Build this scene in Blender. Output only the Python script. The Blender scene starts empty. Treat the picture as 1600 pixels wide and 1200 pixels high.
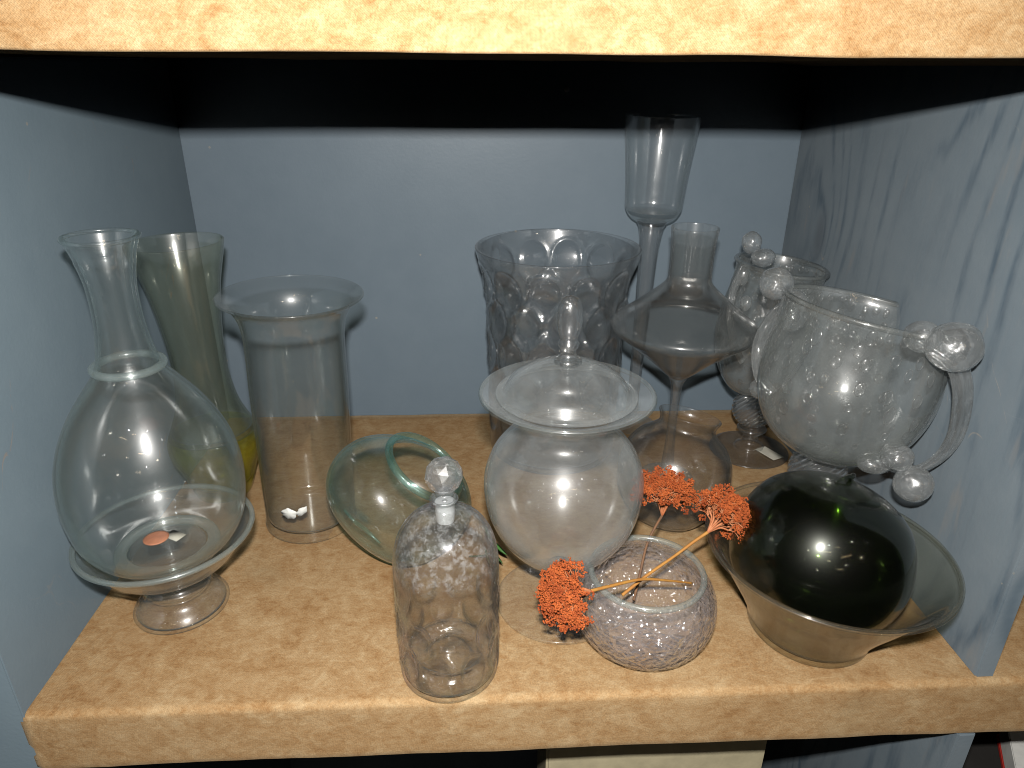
import bpy, bmesh, math, random
from mathutils import Vector, Matrix, noise
random.seed(7)
C = bpy.context.scene.collection
sc = bpy.context.scene
PI = math.pi

# ------------------------------------------------------------------ camera
CAM = Vector((0.39298, -0.46299, 0.51717))
YAW, PITCH, ROLL, FPX = 0.05184, 0.42170, 0.00721, 1106.85
cam = bpy.data.cameras.new('camera'); camo = bpy.data.objects.new('camera', cam); C.objects.link(camo)
fw = Vector((math.sin(YAW)*math.cos(PITCH), math.cos(YAW)*math.cos(PITCH), -math.sin(PITCH)))
r0 = Vector((math.cos(YAW), -math.sin(YAW), 0)); u0 = r0.cross(fw)
ri = r0*math.cos(ROLL)+u0*math.sin(ROLL); up = -r0*math.sin(ROLL)+u0*math.cos(ROLL)
M = Matrix((ri, up, -fw)).transposed().to_4x4(); M.translation = CAM
camo.matrix_world = M
cam.sensor_width = 36; cam.lens = 36*FPX/1600; cam.clip_start = 0.02; cam.clip_end = 50
sc.camera = camo

# ------------------------------------------------------------------ world and lamps
w = bpy.data.worlds.new('World'); sc.world = w; w.use_nodes = True
w.node_tree.nodes['Background'].inputs[0].default_value = (0.55, 0.62, 0.75, 1)
w.node_tree.nodes['Background'].inputs[1].default_value = 0.0015

def area(name, loc, target, sx, sy, power, col):
    l = bpy.data.lights.new(name, 'AREA'); l.shape = 'RECTANGLE'; l.size = sx; l.size_y = sy
    l.energy = power; l.color = col
    o = bpy.data.objects.new(name, l); C.objects.link(o); o.location = loc
    o.rotation_euler = (Vector(target)-Vector(loc)).to_track_quat('-Z', 'Y').to_euler()
    return o
# the camera's own flash, 8 cm above the lens
area('camera_flash', (0.392, -0.463, 0.599), (0.43, 0.02, 0.12), 0.030, 0.016, 11.2, (1.0, 0.965, 0.92))
# lamps of the shop behind the photographer, and extra ones added for sparkles
for x, y, z, sx, sy, p, c in ((0.95, -2.2, 1.45, 0.55, 0.022, 0.42, (1.0, 0.72, 0.42)), (-0.3, -2.6, 2.1, 0.6, 0.022, 0.42, (1.0, 0.78, 0.5)),
        (1.7, -2.0, 1.2, 0.10, 0.05, 0.36, (1.0, 0.85, 0.65)), (0.15, -1.6, 1.7, 0.045, 0.045, 0.26, (0.9, 0.95, 1.0)), (1.35, -1.7, 2.0, 0.045, 0.045, 0.26, (1.0, 0.95, 0.9)),
        (-0.9, -1.5, 1.5, 0.045, 0.045, 0.24, (1.0, 0.92, 0.8)), (0.6, -2.6, 0.95, 0.35, 0.02, 0.22, (1.0, 0.8, 0.55)), (-0.6, -2.4, 0.8, 0.05, 0.05, 0.20, (1.0, 0.9, 0.8)),
        (0.9, -1.9, 0.9, 0.03, 0.03, 0.14, (1.0, 0.95, 0.9)), (0.0, -2.3, 1.3, 0.16, 0.015, 0.14, (1.0, 0.82, 0.6)), (2.1, -1.4, 1.7, 0.035, 0.035, 0.16, (1.0, 1.0, 1.0)),  # this row and the next are extra lamps added for sparkles
        (-1.3, -1.8, 1.1, 0.03, 0.03, 0.14, (0.92, 0.96, 1.0)), (0.5, -2.0, 1.9, 0.20, 0.015, 0.16, (1.0, 0.76, 0.48))):
    area('shop_sparkle_lamp', (x, y, z), (0.45, 0.1, 0.15), sx, sy, p, c)

sc.view_settings.view_transform = 'Standard'; sc.view_settings.look = 'None'
sc.view_settings.exposure = 0.0; sc.view_settings.gamma = 1.0
sc.render.engine = 'CYCLES'
cy = sc.cycles
cy.max_bounces = 24; cy.transparent_max_bounces = 48; cy.transmission_bounces = 16; cy.glossy_bounces = 6; cy.diffuse_bounces = 0
cy.caustics_reflective = True; cy.caustics_refractive = True; cy.blur_glossy = 0.3
cy.sample_clamp_indirect = 4.0; cy.sample_clamp_direct = 0.0
cy.use_denoising = True; cy.filter_width = 1.05; cy.use_adaptive_sampling = True; cy.adaptive_threshold = 0.01

# ------------------------------------------------------------------ dimensions of the cubicle
W, D, H, T = 0.852, 0.572, 0.5236, 0.0677
XL = -0.006

# ------------------------------------------------------------------ node helpers
class NT:
    def __init__(s, name):
        s.m = bpy.data.materials.new(name); s.m.use_nodes = True
        s.t = s.m.node_tree; s.t.nodes.clear()
        s.out = s.t.nodes.new('ShaderNodeOutputMaterial')
    def n(s, typ, ins=None, **kw):
        nd = s.t.nodes.new('ShaderNode'+typ)
        for k, v in kw.items(): setattr(nd, k, v)
        for k, v in (ins or {}).items():
            if isinstance(v, bpy.types.NodeSocket): s.t.links.new(v, nd.inputs[k])
            else:
                if isinstance(v, tuple) and len(v) == 3 and nd.inputs[k].type == 'RGBA': v = v+(1,)
                nd.inputs[k].default_value = v
        return nd
    def math(s, op, a, b=0.0, c=0.0, clamp=False):
        nd = s.t.nodes.new('ShaderNodeMath'); nd.operation = op; nd.use_clamp = clamp
        for i, v in enumerate((a, b, c)):
            if isinstance(v, bpy.types.NodeSocket): s.t.links.new(v, nd.inputs[i])
            else: nd.inputs[i].default_value = v
        return nd.outputs[0]
    def mix(s, f, a, b):
        nd = s.t.nodes.new('ShaderNodeMix'); nd.data_type = 'RGBA'
        for i, v in ((0, f), (6, a), (7, b)):
            if isinstance(v, bpy.types.NodeSocket): s.t.links.new(v, nd.inputs[i])
            else: nd.inputs[i].default_value = (v+(1,)) if isinstance(v, tuple) and len(v) == 3 else v
        return nd.outputs[2]
    def mixs(s, f, a, b):
        nd = s.t.nodes.new('ShaderNodeMixShader')
        if isinstance(f, bpy.types.NodeSocket): s.t.links.new(f, nd.inputs[0])
        else: nd.inputs[0].default_value = f
        s.t.links.new(a, nd.inputs[1]); s.t.links.new(b, nd.inputs[2]); return nd.outputs[0]
    def ramp(s, f, stops):
        nd = s.t.nodes.new('ShaderNodeValToRGB'); s.t.links.new(f, nd.inputs[0])
        el = nd.color_ramp.elements
        while len(el) < len(stops): el.new(0.5)
        for e, (p, c) in zip(el, stops): e.position = p; e.color = (c+(1,)) if isinstance(c, tuple) else (c, c, c, 1)
        return nd.outputs[0]
    def noise(s, vec, scale, detail=4, rough=0.55, dist=0.0):
        return s.n('TexNoise', {'Vector': vec, 'Scale': scale, 'Detail': detail, 'Roughness': rough, 'Distortion': dist}).outputs[0]
    def coord(s): return s.n('TexCoord').outputs['Object']
    def mapping(s, vec, scale=(1, 1, 1), loc=(0, 0, 0), rot=(0, 0, 0)):
        return s.n('Mapping', {'Vector': vec, 'Scale': scale, 'Location': loc, 'Rotation': rot}).outputs[0]
    def bump(s, h, strength=0.3, dist=0.001, normal=None):
        ins = {'Height': h, 'Strength': strength, 'Distance': dist}
        if normal is not None: ins['Normal'] = normal
        return s.n('Bump', ins).outputs[0]
    def done(s, sh): s.t.links.new(sh, s.out.inputs[0]); return s.m

def fabric_mat():
    t = NT('tan_velvet'); v = t.coord()
    vs = t.mapping(v, (1, 1, 1.2))
    big = t.noise(vs, 14, 5, 0.6, 0.6); mid = t.noise(vs, 52, 6, 0.72, 0.8)
    nap = t.noise(t.mapping(v, (1, 2.0, 2.0), rot=(0, 0, 0.35)), 85, 5, 0.75, 0.8)
    a = t.math('ADD', t.math('MULTIPLY', big, 0.26), t.math('MULTIPLY', mid, 0.40))
    a = t.math('ADD', a, t.math('MULTIPLY', nap, 0.34))
    col = t.ramp(a, [(0.36, (0.245, 0.122, 0.044)), (0.44, (0.335, 0.196, 0.086)), (0.52, (0.398, 0.258, 0.128)), (0.61, (0.470, 0.334, 0.184))])
    fine = t.noise(v, 620, 2, 0.8)
    wx = t.n('TexWave', {'Vector': v, 'Scale': 420.0, 'Distortion': 2.5, 'Detail': 1.0, 'Detail Scale': 3.0}, bands_direction='X').outputs['Fac']
    wy = t.n('TexWave', {'Vector': v, 'Scale': 420.0, 'Distortion': 2.5, 'Detail': 1.0, 'Detail Scale': 3.0}, bands_direction='DIAGONAL').outputs['Fac']
    g = t.math('MULTIPLY', t.math('ADD', wx, wy), 0.5)
    g = t.math('ADD', t.math('MULTIPLY', g, 0.35), t.math('MULTIPLY', fine, 0.9))
    gg = t.math('ADD', t.math('MULTIPLY', g, 1.05), 0.38)
    col = t.n('VectorMath', {0: col, 'Scale': gg}, operation='SCALE').outputs[0]
    grey = t.noise(t.mapping(v, (1, 1, 1), (0.3, 0.1, 0)), 5, 3, 0.6)
    col = t.mix(t.math('MULTIPLY', t.ramp(grey, [(0.62, 0.0), (0.75, 1.0)]), 0.35), col, (0.30, 0.24, 0.14))
    nb = t.bump(t.math('ADD', t.math('MULTIPLY', a, 0.7), t.math('MULTIPLY', g, 0.35)), 0.5, 0.0016)
    p = t.n('BsdfPrincipled', {'Base Color': col, 'Roughness': 0.92, 'Normal': nb, 'Specular IOR Level': 0.15, 'Sheen Weight': 0.25, 'Sheen Roughness': 0.4, 'Sheen Tint': (0.9, 0.7, 0.45, 1)})
    return t.done(p.outputs[0])

def paint_mat(name, c1, c2, grain=False, scratch=(0.45, 0.27, 0.13), seed=0.0, rough=0.42, axis='YZ', scr=0.55):
    t = NT(name); v = t.mapping(t.coord(), (1, 1, 1), (seed, seed*1.7, seed*0.6))
    big = t.noise(v, 3.2, 4, 0.55, 0.4); mid = t.noise(v, 30, 5, 0.6)
    a = t.math('ADD', t.math('MULTIPLY', big, 0.7), t.math('MULTIPLY', mid, 0.3))
    col = t.mix(t.ramp(a, [(0.35, 0.0), (0.65, 1.0)]), c1, c2)
    h = t.noise(v, 260, 3, 0.6)
    if grain:
        vv = t.mapping(v, (1, 1.0, 0.16), rot=(math.radians(-13), 0, 0))
        warp = t.noise(t.mapping(v, (1, 2.2, 0.75)), 3.1, 2, 0.5)
        k = t.n('TexVoronoi', {'Vector': t.mapping(v, (1, 1.5, 0.7), (0, 0.13, 0.21)), 'Scale': 3.1}).outputs['Distance']
        knot = t.math('MULTIPLY', t.math('POWER', t.math('SUBTRACT', 1.0, t.math('MULTIPLY', k, 1.6), clamp=True), 2.0), 0.55)
        sep = t.n('SeparateXYZ', {0: vv})
        ph = t.math('ADD', t.math('MULTIPLY', sep.outputs[1], 24.0), t.math('MULTIPLY', warp, 4.2))
        ph = t.math('ADD', ph, t.math('MULTIPLY', knot, 7.0))
        ph = t.math('ADD', ph, t.math('MULTIPLY', t.noise(t.mapping(v, (1, 20, 1.2)), 3.0, 3), 0.55))
        s = t.math('SINE', t.math('MULTIPLY', ph, 6.2832))
        s = t.math('ADD', t.math('MULTIPLY', s, 0.5), 0.5)
        line = t.math('MULTIPLY', t.math('POWER', s, 4.0), t.ramp(t.noise(t.mapping(v, (1, 9, 2.5)), 4.0, 4, 0.65), [(0.38, 0.15), (0.6, 1.0)]))
        fib = t.noise(t.mapping(v, (1, 60, 3)), 4.0, 4, 0.6)
        msk = t.ramp(t.noise(v, 5.5, 2, 0.5), [(0.36, 0.15), (0.6, 0.95)])
        col = t.mix(t.math('MULTIPLY', t.math('MULTIPLY', line, msk), 0.80), col, (0.070, 0.110, 0.150))
        col = t.mix(t.math('MULTIPLY', t.ramp(fib, [(0.45, 0.0), (0.75, 1.0)]), 0.22), col, (0.23, 0.25, 0.27))
        kn = t.ramp(k, [(0.03, 1.0), (0.10, 0.0)])
        col = t.mix(t.math('MULTIPLY', kn, 0.4), col, (0.07, 0.075, 0.09))
        pk = t.noise(t.mapping(v, (1, 7, 1.4), (0, 0.4, 0.9)), 5.0, 3, 0.6)
        col = t.mix(t.math('MULTIPLY', t.ramp(pk, [(0.63, 0.0), (0.72, 1.0)]), 0.30), col, (0.33, 0.29, 0.25))
        h = t.math('ADD', h, t.math('MULTIPLY', line, -0.8))
    # rubbed scratches and chips in the paint, showing wood and primer
    for i, (rx, sc_, th) in enumerate(((0.5, 8.0, 0.012), (-0.7, 6.0, 0.007), (1.1, 11.0, 0.008))):
        vr = t.mapping(v, (1, 1, 1), (0.37*i+.11, 0.21*i, 0.5*i), (rx, rx*0.8, rx*0.7))
        if axis == 'XZ': vr = t.mapping(v, (1, 1, 1), (0.37*i+.11, 0.21*i, 0.5*i), (rx*0.4, rx, 0.2))
        st = t.mapping(vr, (3.2, 3.2, 0.35))
        nn = t.noise(st, sc_, 1, 0.4, 0.3)
        ln = t.math('LESS_THAN', t.math('ABSOLUTE', t.math('SUBTRACT', nn, 0.5)), th*0.45)
        gate = t.math('MULTIPLY', t.ramp(t.noise(vr, 7+i, 2, 0.5), [(0.60, 0.0), (0.68, 1.0)]), t.ramp(t.noise(vr, 90, 2, 0.6), [(0.42, 0.0), (0.58, 1.0)]))
        c_ = scratch if i == 0 else (0.26, 0.28, 0.29)
        col = t.mix(t.math('MULTIPLY', t.math('MULTIPLY', ln, gate), scr), col, c_)
    spk = t.n('TexVoronoi', {'Vector': v, 'Scale': 26.0}).outputs['Distance']
    spg = t.ramp(t.noise(v, 11, 2), [(0.55, 0.0), (0.6, 1.0)])
    col = t.mix(t.math('MULTIPLY', t.math('LESS_THAN', spk, 0.045), t.math('MULTIPLY', spg, 0.75)), col, (0.38, 0.36, 0.31))
    nb = t.bump(h, 0.25, 0.0006)
    p = t.n('BsdfPrincipled', {'Base Color': col, 'Roughness': rough, 'Normal': nb, 'Specular IOR Level': 0.35})
    return t.done(p.outputs[0])

def flat_mat(name, c, rough=0.6, c2=None, scale=40, spec=0.3, bumps=0.2):
    t = NT(name); v = t.coord(); f = t.noise(v, scale, 4, 0.6)
    c2 = c2 or tuple(x*0.82 for x in c)
    p = t.n('BsdfPrincipled', {'Base Color': t.mix(t.ramp(f, [(0.35, 0.0), (0.65, 1.0)]), c2, c), 'Roughness': rough, 'Specular IOR Level': spec,
                               'Normal': t.bump(t.noise(v, scale*5, 3), bumps, 0.0006)})
    return t.done(p.outputs[0])

def glass_mat(name, tint=(0.93, 0.96, 0.95), edge=(0.55, 0.66, 0.64), dust_glow=0.035, dust_edge_glow=0.18, rough=0.035, refr=0.0,
              bump=None, dust_glow_col=(0.78, 0.82, 0.84), refl=1.0, patch=None, ior=1.5, irid=0.0, f0=0.045, smear=1.0, er=0.22, dp=6.0):
    """clear sheet of glass: tint, mirror by angle, a film of dust with edge light painted into it; refr mixes in true refraction for thick glass"""
    t = NT(name); v = t.coord()
    nb = None
    if bump:
        kind, sc_, st, di = bump
        if kind == 'crackle':
            e = t.n('TexVoronoi', {'Vector': t.mapping(v, (1, 1, 1), (3, 1, 2)), 'Scale': sc_}, feature='DISTANCE_TO_EDGE').outputs['Distance']
            f1 = t.n('TexVoronoi', {'Vector': v, 'Scale': sc_*2.3}).outputs['Distance']
            h = t.math('ADD', t.math('MULTIPLY', t.math('MINIMUM', e, 0.16), 5.0), f1)
        elif kind == 'wave':
            h = t.noise(v, sc_, 1.5, 0.4, 0.3)
        elif kind == 'reed':
            h = t.n('TexWave', {'Vector': t.mapping(v, (1, 1, 1), rot=(0.6, 0.5, 0)), 'Scale': sc_, 'Distortion': 1.0, 'Detail': 1.0}, bands_direction='Z').outputs['Fac']
        else:
            h = t.noise(v, sc_, 3, 0.5, 0.5)
        nb = t.bump(h, st, di)
    lw = t.n('LayerWeight', {'Blend': 0.5, **({'Normal': nb} if nb else {})}).outputs['Facing']
    x5 = t.math('POWER', lw, 4.6)
    fres = t.math('MULTIPLY', t.math('ADD', f0, t.math('MULTIPLY', x5, 1.0-f0)), refl, clamp=True)
    tc = t.mix(t.math('POWER', lw, 4.0), tint, edge)
    tc = t.mix(t.math('POWER', lw, 14.0), tc, tuple(c*0.25 for c in edge))
    tr = t.n('BsdfTransparent', {'Color': tc}).outputs[0]
    base = tr
    if refr > 0:
        rf = t.n('BsdfRefraction', {'Color': tint, 'Roughness': rough*0.3, 'IOR': ior, **({'Normal': nb} if nb else {})}).outputs[0]
        base = t.mixs(t.math('ADD', refr, t.math('MULTIPLY', t.math('POWER', lw, 3.0), er), clamp=True), tr, rf)
    # dust film in wiped smears; grazing edges painted bright for flash caught in glass
    sm = t.ramp(t.noise(t.mapping(v, (1, 1, 0.6)), 14, 4, 0.6, 1.2), [(0.35, 0.35), (0.7, 1.0)])
    sp = t.ramp(t.noise(v, 520, 2, 0.5), [(0.66, 0.0), (0.74, 1.0)])
    d = t.math('ADD', dust_glow, t.math('MULTIPLY', t.math('POWER', lw, dp), dust_edge_glow))
    d = t.math('MULTIPLY', d, sm) if smear else d
    d = t.math('ADD', d, t.math('MULTIPLY', sp, dust_glow*1.6))
    if patch:
        z0, z1, amt, ps = patch
        z = t.n('SeparateXYZ', {0: v}).outputs[2]
        pz = t.math('MULTIPLY', t.math('MULTIPLY_ADD', z, 1.0/(z1-z0), -z0/(z1-z0), clamp=True), 1.0)
        pn = t.ramp(t.noise(v, ps, 8, 0.75, 0.3), [(0.50, 0.05), (0.60, 1.0)])
        d = t.math('ADD', d, t.math('MULTIPLY', t.math('MULTIPLY', pz, pn), amt))
    d = t.math('MINIMUM', d, 0.85)
    df = t.n('BsdfDiffuse', {'Color': dust_glow_col}).outputs[0]
    tl = t.n('BsdfTranslucent', {'Color': dust_glow_col}).outputs[0]
    df = t.mixs(0.3, df, tl)
    body = t.mixs(d, base, df)
    gc = (1, 1, 1)
    if irid > 0:
        hue = t.ramp(t.noise(v, 22, 3, 0.6, 1.0), [(0.3, (1.0, 0.72, 0.85)), (0.5, (0.8, 0.85, 1.0)), (0.7, (0.75, 1.0, 0.9))])
        gc = t.mix(irid, (1, 1, 1), hue)
    gl = t.n('BsdfGlossy', {'Color': gc, 'Roughness': rough, **({'Normal': nb} if nb else {})}).outputs[0]
    gl2 = t.n('BsdfGlossy', {'Color': gc, 'Roughness': 0.34, **({'Normal': nb} if nb else {})}).outputs[0]
    gl3 = t.n('BsdfGlossy', {'Color': gc, 'Roughness': 0.14, **({'Normal': nb} if nb else {})}).outputs[0]
    gl = t.mixs(0.52, gl, t.mixs(0.48, gl3, gl2))
    return t.done(t.mixs(fres, body, gl))

G = {}
G['clear'] = glass_mat('clear_glass', (0.996, 0.998, 0.997), (0.60, 0.67, 0.66), 0.012, 0.26, 0.035, f0=0.058, refr=0.0)
G['aqua'] = glass_mat('pale_aqua_glass', (0.978, 0.996, 0.993), (0.16, 0.66, 0.63), 0.012, 0.45, 0.04, refr=0.03, bump=('wave', 18, 0.45, 0.005), f0=0.045, dust_glow_col=(0.55, 0.90, 0.87))
G['aqua_rim'] = glass_mat('deep_aqua_glass', (0.82, 0.975, 0.965), (0.10, 0.66, 0.62), 0.06, 0.35, 0.045, dust_glow_col=(0.35, 0.85, 0.80), refr=0.12)
G['greenish'] = glass_mat('green_tinged_glass', (0.993, 0.998, 0.997), (0.46, 0.66, 0.64), 0.014, 0.36, 0.035, refr=0.02, bump=('wave', 9, 0.3, 0.004), dust_glow_col=(0.76, 0.92, 0.89), f0=0.058)
G['olive'] = glass_mat('grey_olive_glass', (0.962, 0.970, 0.938), (0.30, 0.38, 0.22), 0.022, 0.18, 0.05, bump=('wave', 12, 0.35, 0.005), f0=0.05, dust_glow_col=(0.66, 0.70, 0.55))
G['yellow'] = glass_mat('yellow_green_glass', (0.955, 0.962, 0.70), (0.68, 0.72, 0.04), 0.03, 0.25, 0.05, dust_glow_col=(0.80, 0.82, 0.12))
G['vase'] = glass_mat('faintly_green_glass', (0.980, 0.984, 0.974), (0.34, 0.40, 0.34), 0.012, 0.18, 0.035, bump=('wave', 14, 0.25, 0.003), f0=0.058)
G['milky'] = glass_mat('dusty_clear_glass', (0.992, 0.996, 0.994), (0.66, 0.73, 0.73), 0.065, 0.62, 0.05, dust_glow_col=(0.80, 0.86, 0.88), f0=0.058, dp=3.0)
G['smoke'] = glass_mat('smoky_glass', (0.966, 0.962, 0.952), (0.30, 0.31, 0.29), 0.014, 0.20, 0.035, f0=0.058)
G['bowl'] = glass_mat('smoky_green_glass', (0.945, 0.938, 0.890), (0.22, 0.27, 0.16), 0.018, 0.14, 0.04, f0=0.045, refr=0.02)
G['dark'] = glass_mat('black_green_glass', (0.47, 0.53, 0.37), (0.02, 0.03, 0.02), 0.0012, 0.003, 0.06, f0=0.05)
G['dimple'] = glass_mat('thumbprint_glass', (0.992, 0.992, 0.990), (0.10, 0.11, 0.11), 0.010, 0.30, 0.035, refr=0.10, f0=0.06, er=0.7)
G['bubble'] = glass_mat('seeded_glass', (0.993, 0.997, 0.993), (0.50, 0.56, 0.52), 0.075, 0.50, 0.045, bump=('wave', 30, 0.35, 0.004), dust_glow_col=(0.82, 0.86, 0.84), refr=0.02, f0=0.058, dp=3.4)
G['bub'] = glass_mat('air_bubble', (0.995, 0.995, 0.995), (0.15, 0.18, 0.17), 0.004, 0.60, 0.04, f0=0.05, er=0.6, refr=0.1, dust_glow_col=(0.95, 0.97, 0.96), dp=3.0)
G['solid'] = glass_mat('solid_clear_glass', (0.996, 0.998, 0.998), (0.45, 0.54, 0.54), 0.030, 0.34, 0.04, refr=0.16, f0=0.09, er=0.4)
G['knob'] = glass_mat('moulded_glass', (0.992, 0.996, 0.996), (0.30, 0.36, 0.36), 0.14, 0.60, 0.04, refr=0.25, f0=0.12, bump=('wave', 60, 0.7, 0.006), er=0.4, dust_glow_col=(0.88, 0.92, 0.92), dp=3.2)  # pale film also painted in for flash bouncing inside the knobs
G['reed'] = glass_mat('reeded_glass', (0.99, 0.993, 0.993), (0.5, 0.56, 0.56), 0.10, 0.45, 0.06, refr=0.08, f0=0.09, bump=('reed', 60, 1.0, 0.003), dp=3.2)
G['crackle'] = glass_mat('crackle_glass', (1.0, 0.996, 0.992), (0.95, 0.92, 0.92), 0.080, 0.36, 0.07, refr=0.0, bump=('crackle', 75, 0.8, 0.003), dust_glow_col=(1.0, 0.92, 0.94), f0=0.065, irid=0.15, er=0.05, dp=3.2)
G['facet'] = glass_mat('cut_crystal', (0.995, 0.998, 0.998), (0.6, 0.66, 0.66), 0.09, 0.40, 0.07, refr=0.30, f0=0.24, smear=0)
G['bottle'] = glass_mat('silvered_bottle_glass', (0.998, 0.996, 0.988), (0.34, 0.38, 0.36), 0.012, 0.34, 0.045, bump=('wave', 60, 0.5, 0.005), patch=(0.118, 0.132, 0.17, 150), irid=0.6, refr=0.02, f0=0.058, er=0.25)
G['punt'] = glass_mat('thick_wavy_glass', (0.998, 0.995, 0.98), (0.60, 0.60, 0.55), 0.014, 0.25, 0.05, bump=('wave', 55, 1.0, 0.010), refr=0.0, f0=0.06)
G['frost'] = glass_mat('ground_glass', (0.9, 0.92, 0.92), (0.8, 0.82, 0.82), 0.65, 0.2, 0.2, smear=0)
G['rim'] = glass_mat('rim_glass', (0.96, 0.985, 0.98), (0.36, 0.58, 0.56), 0.10, 0.60, 0.04, dust_glow_col=(0.78, 0.93, 0.92), smear=0, f0=0.08, refr=0.12)  # extra pale film paints the bright flash lines along the rims
FAB = fabric_mat()
P_BACK = paint_mat('blue_grey_paint', (0.160, 0.210, 0.254), (0.186, 0.238, 0.284), seed=0.4, scr=0.0, axis='XZ')
P_LEFT = paint_mat('blue_grey_paint_left', (0.186, 0.250, 0.296), (0.216, 0.284, 0.328), seed=1.9)
P_RIGHT = paint_mat('blue_grey_paint_on_grain', (0.170, 0.218, 0.255), (0.225, 0.270, 0.302), grain=True, seed=0.2, scratch=(0.5, 0.42, 0.33))
CREAM = flat_mat('cream_board', (0.62, 0.55, 0.36), 0.7)
PAPER = flat_mat('paper', (0.72, 0.70, 0.60), 0.8, (0.6, 0.57, 0.47))
WHITE = flat_mat('white_paper', (0.82, 0.82, 0.78), 0.7)
RED = flat_mat('red_print', (0.55, 0.04, 0.03), 0.6)
DARK = flat_mat('dark_board', (0.03, 0.028, 0.026), 0.7)
ORANGE = flat_mat('orange_florets', (0.54, 0.130, 0.036), 0.8, (0.27, 0.055, 0.018), 110, 0.15)
TWIG = flat_mat('orange_twig', (0.60, 0.25, 0.12), 0.7, (0.42, 0.13, 0.05), 150)
STEM1 = flat_mat('brown_stem', (0.23, 0.12, 0.06), 0.7, (0.13, 0.075, 0.05), 90)
STEM2 = flat_mat('ochre_stem', (0.50, 0.26, 0.06), 0.65, (0.40, 0.17, 0.04), 60)
LEAF = flat_mat('green_leaf', (0.05, 0.16, 0.03), 0.5, (0.03, 0.09, 0.02), 60)
TIN = flat_mat('chip_white', (0.75, 0.73, 0.66), 0.6)
PETAL = flat_mat('white_petal', (0.85, 0.86, 0.82), 0.6, (0.74, 0.75, 0.70), 120)
COPPER = flat_mat('copper_token', (0.75, 0.30, 0.16), 0.45, (0.55, 0.20, 0.10), 90, 0.6)
SCREW = flat_mat('screw_metal', (0.5, 0.5, 0.52), 0.35)

# ------------------------------------------------------------------ mesh helpers
def obj(name, bm, m, parent=None, smooth=True):
    me = bpy.data.meshes.new(name); bmesh.ops.recalc_face_normals(bm, faces=bm.faces[:])
    bm.to_mesh(me); bm.free(); me.materials.append(m)
    if smooth: me.polygons.foreach_set('use_smooth', [True]*len(me.polygons))
    o = bpy.data.objects.new(name, me); C.objects.link(o)
    if parent: o.parent = parent
    return o
def tag(o, label, cat, group=None):
    o['label'] = label; o['category'] = cat
    if group: o['group'] = group
    return o
def thing(name, label, cat, loc=(0, 0, 0), group=None):
    o = bpy.data.objects.new(name, None); C.objects.link(o); o.location = loc; o.empty_display_size = 0.02
    return tag(o, label, cat, group)
def struct(name, bm, m, smooth=False, label=None):
    o = obj(name, bm, m, None, smooth); o['kind'] = 'structure'
    if label: o['label'] = label
    return o
def box(bm, x0, x1, y0, y1, z0, z1, bev=0.0):
    r = bmesh.ops.create_cube(bm, size=1); vs = r['verts']
    bmesh.ops.scale(bm, vec=(x1-x0, y1-y0, z1-z0), verts=vs)
    bmesh.ops.translate(bm, vec=((x0+x1)/2, (y0+y1)/2, (z0+z1)/2), verts=vs)
    if bev > 0:
        es = list({e for v in vs for e in v.link_edges})
        bmesh.ops.bevel(bm, geom=es, offset=bev, segments=2, affect='EDGES')
    return bm
def spline(pts, n=8):
    P = [Vector((p[0], p[1])) for p in pts]; out = []
    for i in range(len(P)-1):
        a = P[max(i-1, 0)]; b = P[i]; c = P[i+1]; d = P[min(i+2, len(P)-1)]
        if i == 0: a = b*2-c
        if i == len(P)-2: d = c*2-b
        # centripetal Catmull-Rom
        t0 = 0; t1 = t0+max((b-a).length, 1e-6)**.5; t2 = t1+max((c-b).length, 1e-6)**.5; t3 = t2+max((d-c).length, 1e-6)**.5
        for k in range(n):
            t = t1+(t2-t1)*k/n
            A1 = a*((t1-t)/(t1-t0))+b*((t-t0)/(t1-t0)); A2 = b*((t2-t)/(t2-t1))+c*((t-t1)/(t2-t1)); A3 = c*((t3-t)/(t3-t2))+d*((t-t2)/(t3-t2))
            B1 = A1*((t2-t)/(t2-t0))+A2*((t-t0)/(t2-t0)); B2 = A2*((t3-t)/(t3-t1))+A3*((t-t1)/(t3-t1))
            out.append(B1*((t2-t)/(t2-t1))+B2*((t-t1)/(t2-t1)))
    out.append(P[-1]); return out
def revolve(prof, seg=112, fn=None):
    """closed profile that starts and ends on the axis"""
    bm = bmesh.new(); rings = []
    for p in prof:
        r, z = max(p[0], 0.0), p[1]
        if r < 1e-5: rings.append([bm.verts.new((0, 0, z))])
        else:
            ring = []
            for k in range(seg):
                a = 2*PI*k/seg; rr, zz = (r, z) if fn is None else fn(r, z, a)
                ring.append(bm.verts.new((rr*math.cos(a), rr*math.sin(a), zz)))
            rings.append(ring)
    for A, B in zip(rings, rings[1:]):
        if len(A) == 1 and len(B) == 1: continue
        for k in range(seg):
            j = (k+1) % seg
            if len(A) == 1: bm.faces.new((A[0], B[k], B[j]))
            elif len(B) == 1: bm.faces.new((A[k], A[j], B[0]))
            else: bm.faces.new((A[k], A[j], B[j], B[k]))
    return bm
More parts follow.
